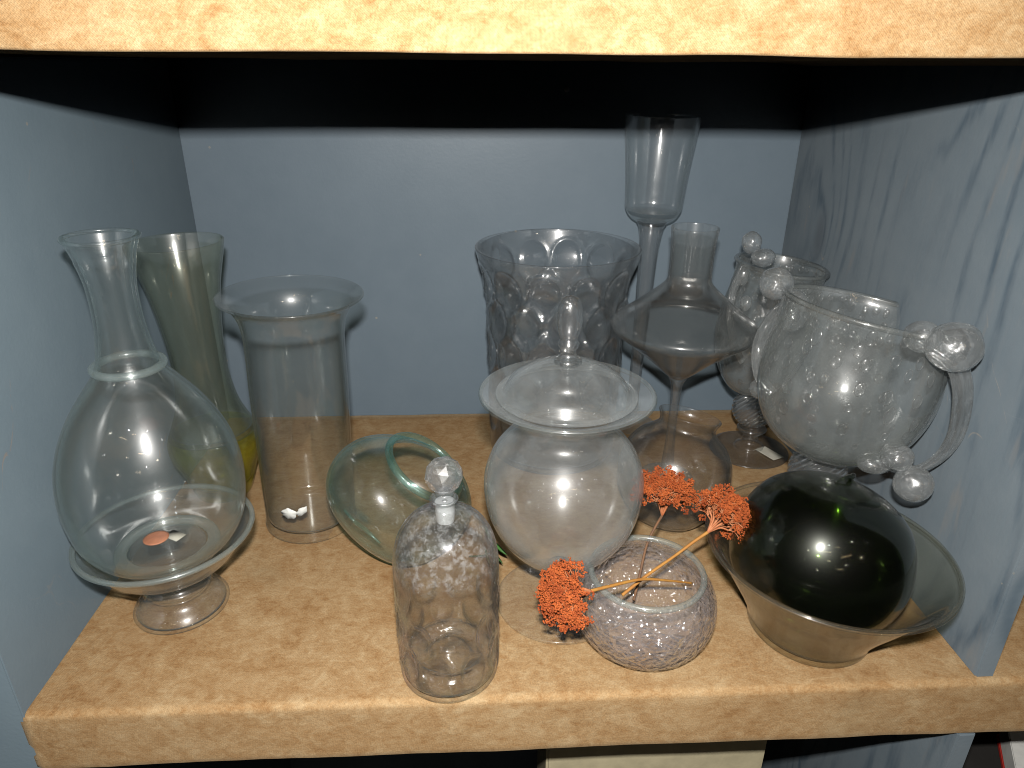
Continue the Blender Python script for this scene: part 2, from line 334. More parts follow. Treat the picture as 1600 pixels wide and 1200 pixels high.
def vessel(outer, t=0.0025, tb=None, seg=112, n=8, fn=None, lip=None):
    """hollow glass: outer profile from foot to rim, wall t, floor tb"""
    tb = tb or t*1.5
    o = spline(outer, n); N = len(o); inner = []
    for i, p in enumerate(o):
        d = (o[min(i+1, N-1)]-o[max(i-1, 0)])
        if d.length < 1e-9: continue
        d.normalize(); nrm = Vector((-d[1], d[0]))
        inner.append(p+nrm*t)
    zf = o[0][1]+tb
    inner = [q for q in inner if q[1] > zf+0.0005 and q[0] > 0.0012]
    # keep inner path free of kinks
    clean = []
    for q in reversed(inner):
        if clean and (q-clean[-1]).length < t*0.25: continue
        clean.append(q)
    rimo, rimi = o[-1], inner[-1]
    mid = (rimo+rimi)/2; d = (o[-1]-o[-3]).normalized()
    r_ = lip or (rimo-rimi).length/2
    rim = [mid+(rimo-mid)*math.cos(a)+d*r_*math.sin(a) for a in (PI/5, 2*PI/5, 3*PI/5, 4*PI/5)]
    last = clean[-1]
    fl = [Vector((last[0]*0.9, zf+(last[1]-zf)*0.35)), Vector((last[0]*0.7, zf)), Vector((last[0]*0.35, zf)), Vector((0, zf))]
    r0_ = o[0][0]
    bot = [Vector((0, o[0][1]+0.0006)), Vector((r0_*0.5, o[0][1]+0.0005)), Vector((r0_*0.93, o[0][1]))]
    return revolve(bot+o+rim+clean+fl, seg, fn)
def solid(pts, seg=64, n=6, fn=None):
    o = spline(pts, n)
    if o[0][0] > 1e-5: o = [Vector((0, o[0][1]))]+o
    if o[-1][0] > 1e-5: o = o+[Vector((0, o[-1][1]))]
    return revolve(o, seg, fn)
def tube(bm, pts, rads, seg=8, n=6, flat=1.0, fix=None, ribs=0):
    """bent rod; flat < 1 makes a band"""
    P = []
    for i in range(len(pts)-1):
        a = Vector(pts[max(i-1, 0)]); b = Vector(pts[i]); c = Vector(pts[i+1]); d = Vector(pts[min(i+2, len(pts)-1)])
        ra, rb = rads[i], rads[i+1]
        for k in range(n):
            t = k/n
            P.append((0.5*((2*b)+(c-a)*t+(2*a-5*b+4*c-d)*t*t+(3*b-a-3*c+d)*t**3), ra+(rb-ra)*t))
    P.append((Vector(pts[-1]), rads[-1]))
    rings = []; X = None
    for i, (p, r) in enumerate(P):
        d = (P[min(i+1, len(P)-1)][0]-P[max(i-1, 0)][0]).normalized()
        if X is None:
            X = d.orthogonal().normalized()
            if fix is not None: X = Vector(fix)
        X = (X-d*X.dot(d)).normalized(); Y = d.cross(X)
        ring = []
        for k in range(seg):
            a = 2*PI*k/seg; rr = r*(1+0.13*math.cos(ribs*a)) if ribs else r
            ring.append(bm.verts.new(p+X*rr*math.cos(a)+Y*rr*flat*math.sin(a)))
        rings.append(ring)
    for A, B in zip(rings, rings[1:]):
        for k in range(seg): bm.faces.new((A[k], A[(k+1) % seg], B[(k+1) % seg], B[k]))
    bm.faces.new(rings[0][::-1]); bm.faces.new(rings[-1]); return bm
def ball(r, sub=3, scale=(1, 1, 1), loc=(0, 0, 0), wob=0.0, seed=0):
    bm = bmesh.new(); bmesh.ops.create_icosphere(bm, subdivisions=sub, radius=r)
    for v in bm.verts:
        if wob: v.co *= 1+wob*noise.noise(v.co*(1.6/r)+Vector((seed, seed, 0)))
        v.co = Vector((v.co[0]*scale[0]+loc[0], v.co[1]*scale[1]+loc[1], v.co[2]*scale[2]+loc[2]))
    return bm
def aim(o, axis, loc=None):
    o.rotation_mode = 'QUATERNION'; o.rotation_quaternion = Vector((0, 0, 1)).rotation_difference(Vector(axis).normalized())
    if loc is not None: o.location = loc
def torus_bm(R, r, z=0, seg=112, m=12, squash=1.0):
    bm = bmesh.new(); rings = []
    for i in range(seg):
        a = 2*PI*i/seg
        rings.append([bm.verts.new(((R+r*math.cos(b))*math.cos(a), (R+r*math.cos(b))*math.sin(a), z+r*squash*math.sin(b))) for b in [2*PI*k/m for k in range(m)]])
    for i in range(seg):
        A, B = rings[i], rings[(i+1) % seg]
        for k in range(m): bm.faces.new((A[k], B[k], B[(k+1) % m], A[(k+1) % m]))
    return bm

# ================================================================== the cubicle
def wrapped_board(x0, x1, z1, thick, depth, rad=0.007, seed=0.0, nx=150, front=0.0, sag=None):
    """a board wrapped in velvet: rounded front edge, slight hollows and lumps"""
    path = [(front+depth, z1)]
    k = 26
    for i in range(1, k+1): path.append((front+rad+(depth-rad)*(1-i/k)**1.3, z1))
    for i in range(1, 7):
        a = PI/2*i/6; path.append((front+rad-rad*math.sin(a), z1-rad+rad*math.cos(a)))
    for i in range(1, 8): path.append((front, z1-rad-(thick-2*rad*0.5-rad)*i/7.0))
    for i in range(1, 5):
        a = PI/2*i/4; path.append((front+rad*0.4*(1-math.cos(a)), z1-thick+rad*0.4-rad*0.4*math.sin(a)))
    path.append((front+depth, z1-thick))
    bm = bmesh.new(); rows = []
    for i in range(nx+1):
        x = x0+(x1-x0)*i/nx; row = []
        for j, (y, z) in enumerate(path):
            n1 = noise.noise(Vector((x*9+seed, y*9, z*9)))*0.0011+noise.noise(Vector((x*40+seed, y*40, z*40)))*0.0004
            dz = n1 if y > front+0.02 else n1*0.4
            dy = n1 if z < z1-0.01 else 0
            if z < z1-thick*0.6: dz += 0.0016*noise.noise(Vector((x*11+seed, 3.3, 0)))
            if sag: dz += sag(x)*(1 if z < z1-thick*0.6 else 0.0)
            row.append(bm.verts.new((x, y+dy, z+dz)))
        rows.append(row)
    for A, B in zip(rows, rows[1:]):
        for j in range(len(path)-1): bm.faces.new((A[j], A[j+1], B[j+1], B[j]))
        bm.faces.new((A[-1], A[0], B[0], B[-1]))
    bm.faces.new(rows[0][::-1]); bm.faces.new(rows[-1]); return bm

struct('shelf', wrapped_board(XL-0.004, W+0.42, 0.0, T, D+0.012, seed=1.3, nx=210), FAB, True, 'tan velvet covered shelf the glassware stands on')
struct('upper_shelf', wrapped_board(XL-0.3, W+0.45, H+T, T, D, seed=3.7, nx=170,
       sag=lambda x: -0.0035*math.exp(-((x-(W+0.005))/0.05)**2)), FAB, True, 'velvet covered shelf above the glassware')
bm = bmesh.new(); box(bm, XL-0.03, W+0.5, D, D+0.02, -0.9, H+0.8); struct('back_wall', bm, P_BACK)
bm = bmesh.new(); box(bm, XL-0.045, XL, 0.0, D-0.0005, -0.9, H-0.002, 0.0012)
struct('left_wall', bm, P_LEFT)
bm = bmesh.new(); box(bm, W, W+0.018, 0.006, D-0.0005, -0.0008, H-0.002, 0.0015)
struct('right_wall', bm, P_RIGHT)
bm = bmesh.new(); box(bm, W, W+0.018, 0.0012, D-0.0005, -0.88, -T-0.002, 0.0015)
struct('lower_right_wall', bm, P_RIGHT)
bm = bmesh.new(); box(bm, W+0.44, W+0.46, 0, D-0.001, -0.9, H-0.002); struct('far_right_wall', bm, P_LEFT)
bm = bmesh.new(); box(bm, XL-0.6, W+0.9, -3.0, D+0.02, -0.92, -0.90); struct('floor', bm, DARK)

# things standing in the compartments below
cb = thing('cream_board', 'upright cream board standing in the dark compartment under the shelf', 'board', (0.597, 0.11, -0.89))
bm = bmesh.new(); box(bm, -0.131, 0.131, 0, 0.10, 0, 0.74, 0.003); obj('panel', bm, CREAM, cb, False)
bm = bmesh.new(); box(bm, -0.119, 0.119, 0.004, 0.096, 0.74, 0.746, 0.002); obj('top_edge', bm, PAPER, cb, False)
bk = thing('boxed_book', 'white box with a red edge lying in the compartment below on the right', 'box', (1.035, 0.06, -0.262))
bk.rotation_euler = (0, 0, math.radians(-28))
bm = bmesh.new(); box(bm, -0.030, 0.06, 0.0, 0.08, 0.010, 0.040, 0.001); obj('cover', bm, WHITE, bk, False)
bm = bmesh.new(); box(bm, -0.031, 0.061, -0.001, 0.081, 0.003, 0.0098, 0.001); obj('red_edge', bm, RED, bk, False)
st = thing('stack_of_boards', 'dark stack of boards under the white box in the lower right compartment', 'boards', (1.07, 0.0, -0.90))
bm = bmesh.new(); box(bm, -0.09, 0.15, 0.05, 0.25, 0.0, 0.30, 0.003); obj('lower_board', bm, DARK, st, False)
bm = bmesh.new(); box(bm, -0.10, 0.14, 0.04, 0.24, 0.302, 0.636, 0.003); obj('upper_board', bm, DARK, st, False)
bm = solid([(0.0, 0.0), (0.0035, 0.0002), (0.0032, 0.0015), (0.0, 0.002)], 20, 3)
s_ = obj('screw', bm, SCREW); aim(s_, (0, -1, 0), (0.518, D-0.0003, 0.489)); tag(s_, 'small pale screw head high on the back wall in the shade', 'screw')

# ================================================================== glassware
# --- pedestal dish, and the decanter standing in it
DX, DY = 0.080, 0.137
pd = thing('pedestal_dish', 'clear glass pedestal dish with a wide rim carrying the round decanter', 'dish', (DX, DY, 0.001))
obj('foot', vessel([(0.046, 0.0), (0.0465, 0.003), (0.042, 0.010), (0.034, 0.018), (0.031, 0.024)], 0.003, 0.002, n=6), G['clear'], pd)
obj('collar', solid([(0.0, 0.0262), (0.030, 0.0262), (0.033, 0.030), (0.029, 0.035), (0.027, 0.041), (0.030, 0.047), (0.0, 0.0475)]), G['clear'], pd)
obj('dish', vessel([(0.024, 0.049), (0.040, 0.051), (0.056, 0.059), (0.067, 0.072), (0.076, 0.084), (0.0820, 0.0910)], 0.0035, 0.012), G['clear'], pd)
o = obj('rim', torus_bm(0.0815, 0.0026, 0.0925), G['rim'], pd)
dc = thing('decanter', 'round bellied clear decanter with flared neck and glass collar at far left', 'decanter', (DX-0.001, DY, 0.0655))
dc.rotation_euler = (0, math.radians(0.6), 0)
z0 = 0.0
obj('body', vessel([(0.042, 0.0), (0.047, 0.002), (0.048, 0.008), (0.062, 0.018), (0.0755, 0.040), (0.0805, 0.064), (0.0815, 0.090), (0.0780, 0.115), (0.0700, 0.139), (0.0575, 0.163),
     (0.0420, 0.185), (0.0315, 0.199), (0.0265, 0.209), (0.0235, 0.222), (0.0205, 0.242), (0.0195, 0.264), (0.0205, 0.284), (0.0240, 0.302), (0.0280, 0.315), (0.0295, 0.320)],
     0.0028, 0.006, 128, fn=lambda r, z, a: (r, z+(0.0018*math.sin(2*a+0.6) if z > 0.30 else 0.0))), G['greenish'], dc)
obj('collar', torus_bm(0.0285, 0.0036, 0.2060, m=14), G['rim'], dc)
obj('lip', torus_bm(0.0290, 0.0019, 0.3205, m=10), G['greenish'], dc)
obj('base_ring', torus_bm(0.043, 0.0060, 0.0100, m=16, squash=0.8), G['rim'], dc)  # pale ring added to imitate the bright ring highlights of the thick base
obj('base_disc', solid([(0.0, 0.0065), (0.034, 0.0065), (0.035, 0.010), (0.030, 0.0125), (0.022, 0.015), (0.0, 0.018)]), G['solid'], dc)
bm = solid([(0, 0), (0.0115, 0.0), (0.012, 0.001), (0.0, 0.0018)], 28, 3)
tk = obj('copper_token', bm, COPPER); tk.location = (DX-0.008, DY-0.006, 0.0880); tag(tk, 'small copper coloured token seen through the bottom of the decanter', 'token')
bm = bmesh.new(); box(bm, -0.008, 0.010, -0.006, 0.006, 0, 0.0008); sk = obj('paper_sticker', bm, PAPER); sk.location = (DX+0.008, DY-0.002, 0.0880); sk.rotation_euler = (0, 0, -0.5)
tag(sk, 'scrap of pale paper beside the copper token in the decanter bottom', 'paper')
# --- yellow green vase behind the decanter
yv = thing('waisted_vase', 'grey olive waisted vase with a yellow base standing behind the decanter', 'vase', (0.0545, 0.358, 0.001))
obj('body', vessel([(0.0530, 0.0885), (0.048, 0.100), (0.0385, 0.124), (0.0325, 0.160), (0.0320, 0.195), (0.0355, 0.240), (0.0425, 0.285), (0.051, 0.318), (0.0535, 0.330)], 0.0024, 0.003), G['olive'], yv)
obj('base', vessel([(0.034, 0.0), (0.036, 0.004), (0.041, 0.020), (0.0480, 0.042), (0.0550, 0.060), (0.0565, 0.076), (0.0535, 0.0880)], 0.004, 0.018), G['yellow'], yv)
yv.rotation_euler = (0, math.radians(-1.0), 0)

# --- tall cylindrical vase
tv = thing('tall_vase', 'tall clear cylinder vase with wide flaring rim and a white petal near its base', 'vase', (0.1835, 0.285, 0.001))
obj('body', vessel([(0.0500, 0.0), (0.0535, 0.002), (0.0545, 0.006), (0.0535, 0.012), (0.0535, 0.06), (0.0540, 0.12), (0.0545, 0.18), (0.0540, 0.225), (0.0545, 0.248), (0.0580, 0.266), (0.0660, 0.280), (0.0755, 0.287), (0.0775, 0.2885)], 0.0025, 0.013, 144), G['vase'], tv)
tv.rotation_euler = (0, math.radians(1.6), 0)
def petal(cx, cz, rx, rz, rot, R=0.0547):
    bm = bmesh.new(); lay = []
    for off in (0.0004, 0.0012):
        c = bm.verts.new((math.sin(cx/R)*(R+off), -math.cos(cx/R)*(R+off), cz)); ring = []
        for k in range(28):
            a = 2*PI*k/28; rr = 1+0.10*math.sin(5*a+rot)+0.05*math.sin(9*a)
            u = rx*rr*math.cos(a); v = rz*rr*math.sin(a); x = cx+u*math.cos(rot)-v*math.sin(rot); z = cz+u*math.sin(rot)+v*math.cos(rot)
            ring.append(bm.verts.new((math.sin(x/R)*(R+off), -math.cos(x/R)*(R+off), z)))
        lay.append((c, ring))
    for c, ring in lay:
        for k in range(28): bm.faces.new((c, ring[k], ring[(k+1) % 28]))
    for k in range(28): bm.faces.new((lay[0][1][k], lay[0][1][(k+1) % 28], lay[1][1][(k+1) % 28], lay[1][1][k]))
    return bm
pt = thing('petal_sticker', 'white two lobed petal stuck low on the tall cylinder vase', 'petal', (0.1835, 0.285, 0.001))
pt.rotation_euler = (0, math.radians(1.6), 0)
obj('petal', petal(-0.0115, 0.0445, 0.0092, 0.0070, 0.1), PETAL, pt)
obj('petal', petal(0.0035, 0.0485, 0.0078, 0.0042, 0.75), PETAL, pt)

# --- aqua pot lying tipped
ap = thing('tipped_pot', 'squat pale aqua glass pot lying tipped with turquoise rim', 'pot', (0, 0, 0))
R_ = 0.0475
obj('body', vessel([(0.026, -0.060), (0.040, -0.058), (0.060, -0.047), (0.076, -0.028), (0.0815, -0.005), (0.077, 0.018), (0.064, 0.034), (0.050, 0.041), (0.0455, 0.0455)], 0.003, 0.006, 128, fn=lambda r, z, a: (r*(1+0.05*math.sin(2*a+0.8)+0.022*math.sin(3*a+z*50)), z+0.004*math.sin(2*a))), G['aqua'], ap)
obj('rim', torus_bm(0.0455, 0.0042, 0.0470, m=14, squash=1.1), G['aqua_rim'], ap)
bmv = bmesh.new(); tube(bmv, [(-0.050, -0.034, -0.030), (-0.036, -0.045, -0.028), (-0.018, -0.040, -0.036), (0.002, -0.046, -0.038)], [0.0012, 0.0022, 0.0026, 0.001], 8, 8)
obj('swirl', bmv, G['aqua_rim'], ap)
aim(ap, (0.58, -0.10, 0.80), (0.305, 0.222, 0.0755))

# --- stoppered bottle in front
bt = thing('stoppered_bottle', 'clear cylinder bottle with mottled silvery shoulder and faceted stopper in front', 'bottle', (0.3625, 0.039, 0.001))
def dimp(r, z, a):
    if r > 0.036:
        for zc, sh in ((0.034, 0.0), (0.068, 0.5)):
            k = (a/(2*PI)*9+sh) % 1.0-0.5; u = k*(2*PI*0.045/9)/0.0115; v = (z-zc)/0.019
            d = math.hypot(u, v)
            if d < 1: r -= 0.0042*(1-d*d)**0.7
            r += 0.0010*math.exp(-((d-1.06)/0.15)**2)
    return r, z
obj('body', vessel([(0.0400, 0.0), (0.0435, 0.0015), (0.0450, 0.006), (0.0452, 0.03), (0.0458, 0.07), (0.0463, 0.11), (0.0455, 0.130), (0.0415, 0.148), (0.0330, 0.1625), (0.0220, 0.1715), (0.0130, 0.1760), (0.0100, 0.1790), (0.0100, 0.184), (0.0118, 0.1862)], 0.0024, 0.006, 180, n=10, fn=dimp), G['bottle'], bt)
obj('thick_base', solid([(0, 0.0068), (0.041, 0.0068), (0.0415, 0.020), (0.034, 0.024), (0.024, 0.018), (0.012, 0.030), (0, 0.036)], 96), G['punt'], bt)
sp = thing('glass_stopper', 'faceted crystal stopper with frosted plug in the front bottle', 'stopper', (0.3635, 0.039, 0.166))
obj('plug', solid([(0, 0), (0.0072, 0.0), (0.0078, 0.002), (0.0084, 0.018), (0.0084, 0.0195), (0, 0.0196)], 48), G['frost'], sp)
obj('neck', solid([(0, 0.0198), (0.0085, 0.0198), (0.0115, 0.022), (0.0085, 0.025), (0.0075, 0.0285), (0, 0.0288)], 48), G['solid'], sp)
b = bmesh.new(); bmesh.ops.create_icosphere(b, subdivisions=2, radius=0.0162); bmesh.ops.translate(b, vec=(0, 0, 0.0445), verts=b.verts)
for v in b.verts: v.co.z = 0.0445+(v.co.z-0.0445)*0.98
obj('faceted_knob', b, G['facet'], sp, False)

# --- lidded jar
jr = thing('footed_jar', 'large dusty urn jar on a disc foot with wide rolled out rim', 'jar', (0.4745, 0.126, 0.001))
obj('foot', solid([(0, 0.0), (0.060, 0.0), (0.0655, 0.0012), (0.0650, 0.0035), (0.040, 0.0050), (0.020, 0.0085), (0.011, 0.0160), (0.009, 0.022), (0, 0.0225)], 112), G['clear'], jr)
obj('node', ball(0.0185, 3, (1, 1, 0.78), (0, 0, 0.0370)), G['solid'], jr)
obj('body', vessel([(0.016, 0.0500), (0.023, 0.0530), (0.040, 0.0650), (0.057, 0.0830), (0.071, 0.1080), (0.0770, 0.1350), (0.0765, 0.1580), (0.0690, 0.1790), (0.0570, 0.1950), (0.0475, 0.2050), (0.0450, 0.2150), (0.0500, 0.2250), (0.0640, 0.2350), (0.0780, 0.2410), (0.0800, 0.2420)], 0.0026, 0.004, 144), G['milky'], jr)
obj('rim', torus_bm(0.0797, 0.0021, 0.2420), G['greenish'], jr)
ld = thing('domed_lid', 'domed clear glass lid with an egg shaped finial resting on the urn jar', 'lid', (0.4740, 0.126, 0.2425))
def dome():
    o = spline([(0.0655, -0.0005), (0.0650, 0.0012), (0.0600, 0.0020), (0.0575, 0.0050), (0.0530, 0.0120), (0.0420, 0.0205), (0.0280, 0.0265), (0.0120, 0.0300), (0.0, 0.0310)], 8)
    i = spline([(0.0, 0.0285), (0.0120, 0.0275), (0.0275, 0.0240), (0.0410, 0.0180), (0.0510, 0.0100), (0.0550, 0.0030), (0.0580, -0.0010), (0.0650, -0.0015)], 8)
    v = o+i+[o[0]]
    # closed shell, both ends on the axis
    return revolve(i[::-1][::-1][:0]+list(i)+list(o), 144)
obj('dome', dome(), G['milky'], ld)
obj('finial', solid([(0, 0.0312), (0.0125, 0.0312), (0.0115, 0.0350), (0.0078, 0.0380), (0.0072, 0.0440), (0.0090, 0.0465), (0.0098, 0.0490), (0.0085, 0.0520), (0.0080, 0.0540), (0.0105, 0.0620), (0.0118, 0.0720), (0.0108, 0.0830), (0.0070, 0.0910), (0, 0.0940)], 56), G['solid'], ld)

# --- thumbprint vase at the back
def thumb(r, z, a):
    row = [(0.070, 0), (0.118, 1), (0.166, 0), (0.214, 1), (0.256, 0)]
    n_ = 12
    if r < 0.05: return r, z
    for zc, sh in row:
        k = (a/(2*PI)*n_+0.5*sh) % 1.0-0.5; u = k*(2*PI*0.095/n_)/0.0205; v = (z-zc)/0.0285
        d = math.hypot(u, v)
        if d < 1: r -= 0.0052*(1-d*d)**0.6
        r += 0.0011*math.exp(-((d-1.06)/0.13)**2)
    return r, z
hv = thing('thumbprint_vase', 'wide clear vase with rows of thumbprint dimples standing against the back wall', 'vase', (0.500, 0.460, 0.001))
obj('body', vessel([(0.080, 0.0), (0.088, 0.003), (0.090, 0.012), (0.091, 0.05), (0.0915, 0.10), (0.093, 0.15), (0.095, 0.20), (0.0965, 0.24), (0.1000, 0.265), (0.1055, 0.284), (0.1090, 0.2965), (0.1095, 0.299)], 0.0028, 0.010, 240, n=12, fn=thumb), G['dimple'], hv)

# --- long stemmed goblet
gb = thing('tall_goblet', 'very tall stemmed glass goblet rising into the shade at the back', 'goblet', (0.633, 0.527, 0.001))
obj('foot', solid([(0, 0), (0.036, 0.0), (0.0385, 0.001), (0.030, 0.0035), (0.012, 0.0075), (0.0075, 0.014), (0.0, 0.015)], 72), G['clear'], gb)
obj('stem', solid([(0, 0.0152), (0.0075, 0.0152), (0.0085, 0.06), (0.0100, 0.14), (0.0120, 0.22), (0.0140, 0.285), (0.0180, 0.312), (0.0210, 0.3185), (0, 0.3190)], 48), G['solid'], gb)
obj('cup', vessel([(0.021, 0.3200), (0.031, 0.3250), (0.0380, 0.3350), (0.0400, 0.3500), (0.0415, 0.3720), (0.0445, 0.4050), (0.0485, 0.4400), (0.0505, 0.4570)], 0.0021, 0.013, 112), G['clear'], gb)
gb.rotation_euler = (0, math.radians(1.1), 0)

# --- cone bodied carafe on a stem
cn = thing('cone_carafe', 'double cone shaped clear glass vessel on a thin stem beside the tall goblet', 'carafe', (0.650, 0.367, 0.001))
obj('foot', solid([(0, 0), (0.034, 0.0), (0.0365, 0.001), (0.030, 0.003), (0.012, 0.007), (0.007, 0.012), (0, 0.0125)], 72), G['clear'], cn)
obj('stem', solid([(0, 0.0127), (0.0068, 0.0127), (0.0060, 0.06), (0.0062, 0.12), (0.0085, 0.143), (0.0115, 0.1492), (0, 0.1495)], 40), G['solid'], cn)
obj('body', vessel([(0.010, 0.1502), (0.018, 0.1560), (0.044, 0.1790), (0.070, 0.2000), (0.0860, 0.2125), (0.0905, 0.2190), (0.0885, 0.2250), (0.072, 0.2380), (0.050, 0.2560), (0.033, 0.2710), (0.0270, 0.2790), (0.0260, 0.2900), (0.0265, 0.3250), (0.0285, 0.3430)], 0.0018, 0.006, 128, n=10), G['smoke'], cn)
cn.rotation_euler = (0, math.radians(0.4), 0)

# --- round smoky vase tilted back
rv = thing('round_vase', 'round smoky brown glass vase with short neck leaning back beside the urn jar', 'vase', (0.6300, 0.272, 0.0675))
obj('body', vessel([(0.030, -0.0640), (0.040, -0.0600), (0.0530, -0.0450), (0.0640, -0.0250), (0.0680, 0.0), (0.0640, 0.0240), (0.0520, 0.0430), (0.0400, 0.0525), (0.0345, 0.0580), (0.0340, 0.0640), (0.0375, 0.0720)], 0.0024, 0.006, 128), G['smoke'], rv)
obj('base_ring', torus_bm(0.034, 0.0025, -0.0625), G['smoke'], rv)
aim(rv, (0.22, 0.16, 1.0))

# --- bubble pitchers
def oval_bubble(bm, p, nrm, s, el):
    q = Vector((0, 0, 1)).rotation_difference(nrm)
    tz = Vector((0, 0, 1)); tz = (tz-nrm*tz.dot(nrm)); tz = tz.normalized() if tz.length > 1e-3 else nrm.orthogonal(); tx = nrm.cross(tz)
    r = bmesh.ops.create_icosphere(bm, subdivisions=2, radius=1.0)
    for v in r['verts']:
        c = v.co.copy(); v.co = p+tx*c.x*s+tz*c.y*s*el+nrm*c.z*0.0012
def pitcher_body(parent, prof, t, rows, axis, loc, seed, name='body'):
    rnd = random.Random(seed)
    e = obj(name, vessel(prof, t, 0.004, 144), G['bubble'], parent); aim(e, axis, loc)
    o = spline(prof, 10); b = bmesh.new()
    zs = [p[1] for p in o]
    for z, cnt, s in rows:
        i = min(range(len(zs)), key=lambda k: abs(zs[k]-z)); p = o[i]; d = (o[min(i+1, len(o)-1)]-o[max(i-1, 0)]).normalized(); nr = Vector((d[1], -d[0]))
        for k in range(cnt):
            a = 2*PI*(k+rnd.uniform(-.28, .28)+(0.5 if int(z*1000) % 2 else 0))/cnt
            n3 = Vector((nr[0]*math.cos(a), nr[0]*math.sin(a), nr[1])); ss = s*rnd.uniform(.7, 1.25)
            zz = rnd.uniform(-.004, .004)
            oval_bubble(b, Vector(((p[0]-nr[0]*0.0012)*math.cos(a), (p[0]-nr[0]*0.0012)*math.sin(a), p[1]-nr[1]*0.0012+zz)), n3, ss, rnd.uniform(1.1, 1.7))
    bb = obj('bubble_pattern', b, G['bub'], parent); bb['kind'] = 'stuff'; aim(bb, axis, loc)
    zr = prof[-1][1]; rr = prof[-1][0]
    rim = obj('rim', torus_bm(rr-0.001, 0.0036, zr, m=12, squash=0.8), G['smoke'], parent); aim(rim, axis, loc)
    return e

pf = thing('bubble_pitcher', 'large seeded glass two handled cup with ball knobs leaning by the right wall', 'pitcher', (0.7755, 0.205, 0.001))
L = Vector((0.7755, 0.205, 0.001))
def lp(p): return tuple(Vector(p)-L)
obj('foot', solid([(0, 0), (0.048, 0), (0.050, 0.0015), (0.040, 0.004), (0.018, 0.009), (0.012, 0.016), (0.010, 0.040), (0.016, 0.052), (0.020, 0.062), (0.013, 0.073), (0, 0.0735)], 72), G['solid'], pf)
obj('stem_ball', ball(0.0315, 4, (1, 1, 0.98), (-0.004, 0, 0.1045)), G['reed'], pf)
pitcher_body(pf, [(0.022, 0.0), (0.038, 0.0035), (0.061, 0.018), (0.0785, 0.043), (0.0870, 0.072), (0.0880, 0.098), (0.0850, 0.122), (0.0835, 0.142), (0.0840, 0.154), (0.0860, 0.162)], 0.0036,
    [(0.022, 9, .0036), (0.040, 14, .0044), (0.060, 16, .0052), (0.081, 17, .0054), (0.101, 17, .0056), (0.121, 18, .0056), (0.139, 20, .0048), (0.152, 40, .0042)], (0.17, 0.04, 1.0), (-0.012, -0.010, 0.1340), 3)
b = bmesh.new(); tube(b, [lp(p) for p in [(0.800, 0.135, 0.290), (0.822, 0.114, 0.279), (0.834, 0.108, 0.258), (0.840, 0.105, 0.230), (0.841, 0.105, 0.200), (0.834, 0.110, 0.174), (0.818, 0.120, 0.155), (0.800, 0.135, 0.152)]],
     [0.011, 0.012, 0.0125, 0.0125, 0.0115, 0.0095, 0.008, 0.007], 28, 8, 0.42, fix=(0.85, -0.1, 0.1), ribs=6); obj('handle', b, G['knob'], pf)
b = bmesh.new(); tube(b, [lp(p) for p in [(0.742, 0.246, 0.292), (0.722, 0.255, 0.277), (0.708, 0.258, 0.250), (0.705, 0.256, 0.225), (0.709, 0.248, 0.200), (0.720, 0.235, 0.188)]],
     [0.012, 0.013, 0.012, 0.011, 0.009, 0.007], 28, 8, 0.42, fix=(0.8, 0.1, 0), ribs=6); obj('handle', b, G['knob'], pf)
for k, (p, r, s) in enumerate([((0.8160, 0.105, 0.2925), 0.0235, (1, 1, 0.95)), ((0.800, 0.128, 0.2935), 0.0165, (1, 1, .9)), ((0.8155, 0.108, 0.1480), 0.0182, (1, 1, 1)),
        ((0.803, 0.124, 0.1690), 0.0155, (1, 1, .85)), ((0.788, 0.134, 0.1570), 0.0140, (1.3, 1, .75)), ((0.7130, 0.258, 0.3070), 0.0180, (1, 1, 1)),
        ((0.727, 0.238, 0.2830), 0.0190, (.85, .8, 1.2)), ((0.7090, 0.247, 0.1880), 0.0115, (1, 1, 1))]):
    obj('ball_knob', ball(r, 3, s, lp(p), 0.05, k*3.1), G['knob'], pf)

pb = thing('bubble_pitcher', 'smaller seeded glass cup on ball stem with paper tag, farthest back at right', 'pitcher', (0.7905, 0.436, 0.001))
L = Vector((0.7905, 0.436, 0.001))
obj('foot', solid([(0, 0), (0.054, 0), (0.0565, 0.0012), (0.055, 0.003), (0.024, 0.0045), (0.020, 0.0065), (0.0205, 0.010), (0.013, 0.016), (0.0115, 0.028), (0.018, 0.033), (0.021, 0.037), (0.016, 0.0405), (0, 0.041)], 80), G['solid'], pb)
obj('stem_ball', ball(0.0300, 4, (1, 1, 0.95), (-0.002, 0, 0.0690)), G['reed'], pb)
pitcher_body(pb, [(0.018, 0.0), (0.030, 0.006), (0.046, 0.026), (0.058, 0.056), (0.0635, 0.090), (0.0620, 0.120), (0.0580, 0.150), (0.0565, 0.172), (0.0585, 0.184)], 0.0034,
    [(0.03, 9, .004), (0.05, 12, .0044), (0.075, 14, .005), (0.10, 14, .005), (0.125, 15, .005), (0.15, 16, .0045), (0.170, 30, .0038)], (0.10, -0.02, 1.0), (-0.0155, 0.0, 0.0965), 8)
for k, (p, r, s) in enumerate([((0.7435, 0.420, 0.3140), 0.0125, (1, 1, 1.15)), ((0.757, 0.408, 0.2970), 0.0135, (1.1, 1, .9)), ((0.7385, 0.42, 0.2700), 0.0100, (.8, .9, 1.3)), ((0.7420, 0.405, 0.2380), 0.0085, (.8, 1, 1.2))]):
    obj('ball_knob', ball(r, 3, s, lp(p), 0.08, k*2.3+7), G['knob'], pb)
b = bmesh.new(); tube(b, [lp(p) for p in [(0.739, 0.419, 0.285), (0.728, 0.418, 0.250), (0.727, 0.415, 0.215), (0.737, 0.414, 0.180), (0.752, 0.413, 0.152)]], [0.008, 0.0075, 0.007, 0.006, 0.006], 24, 8, 0.5, ribs=6); obj('handle', b, G['knob'], pb)
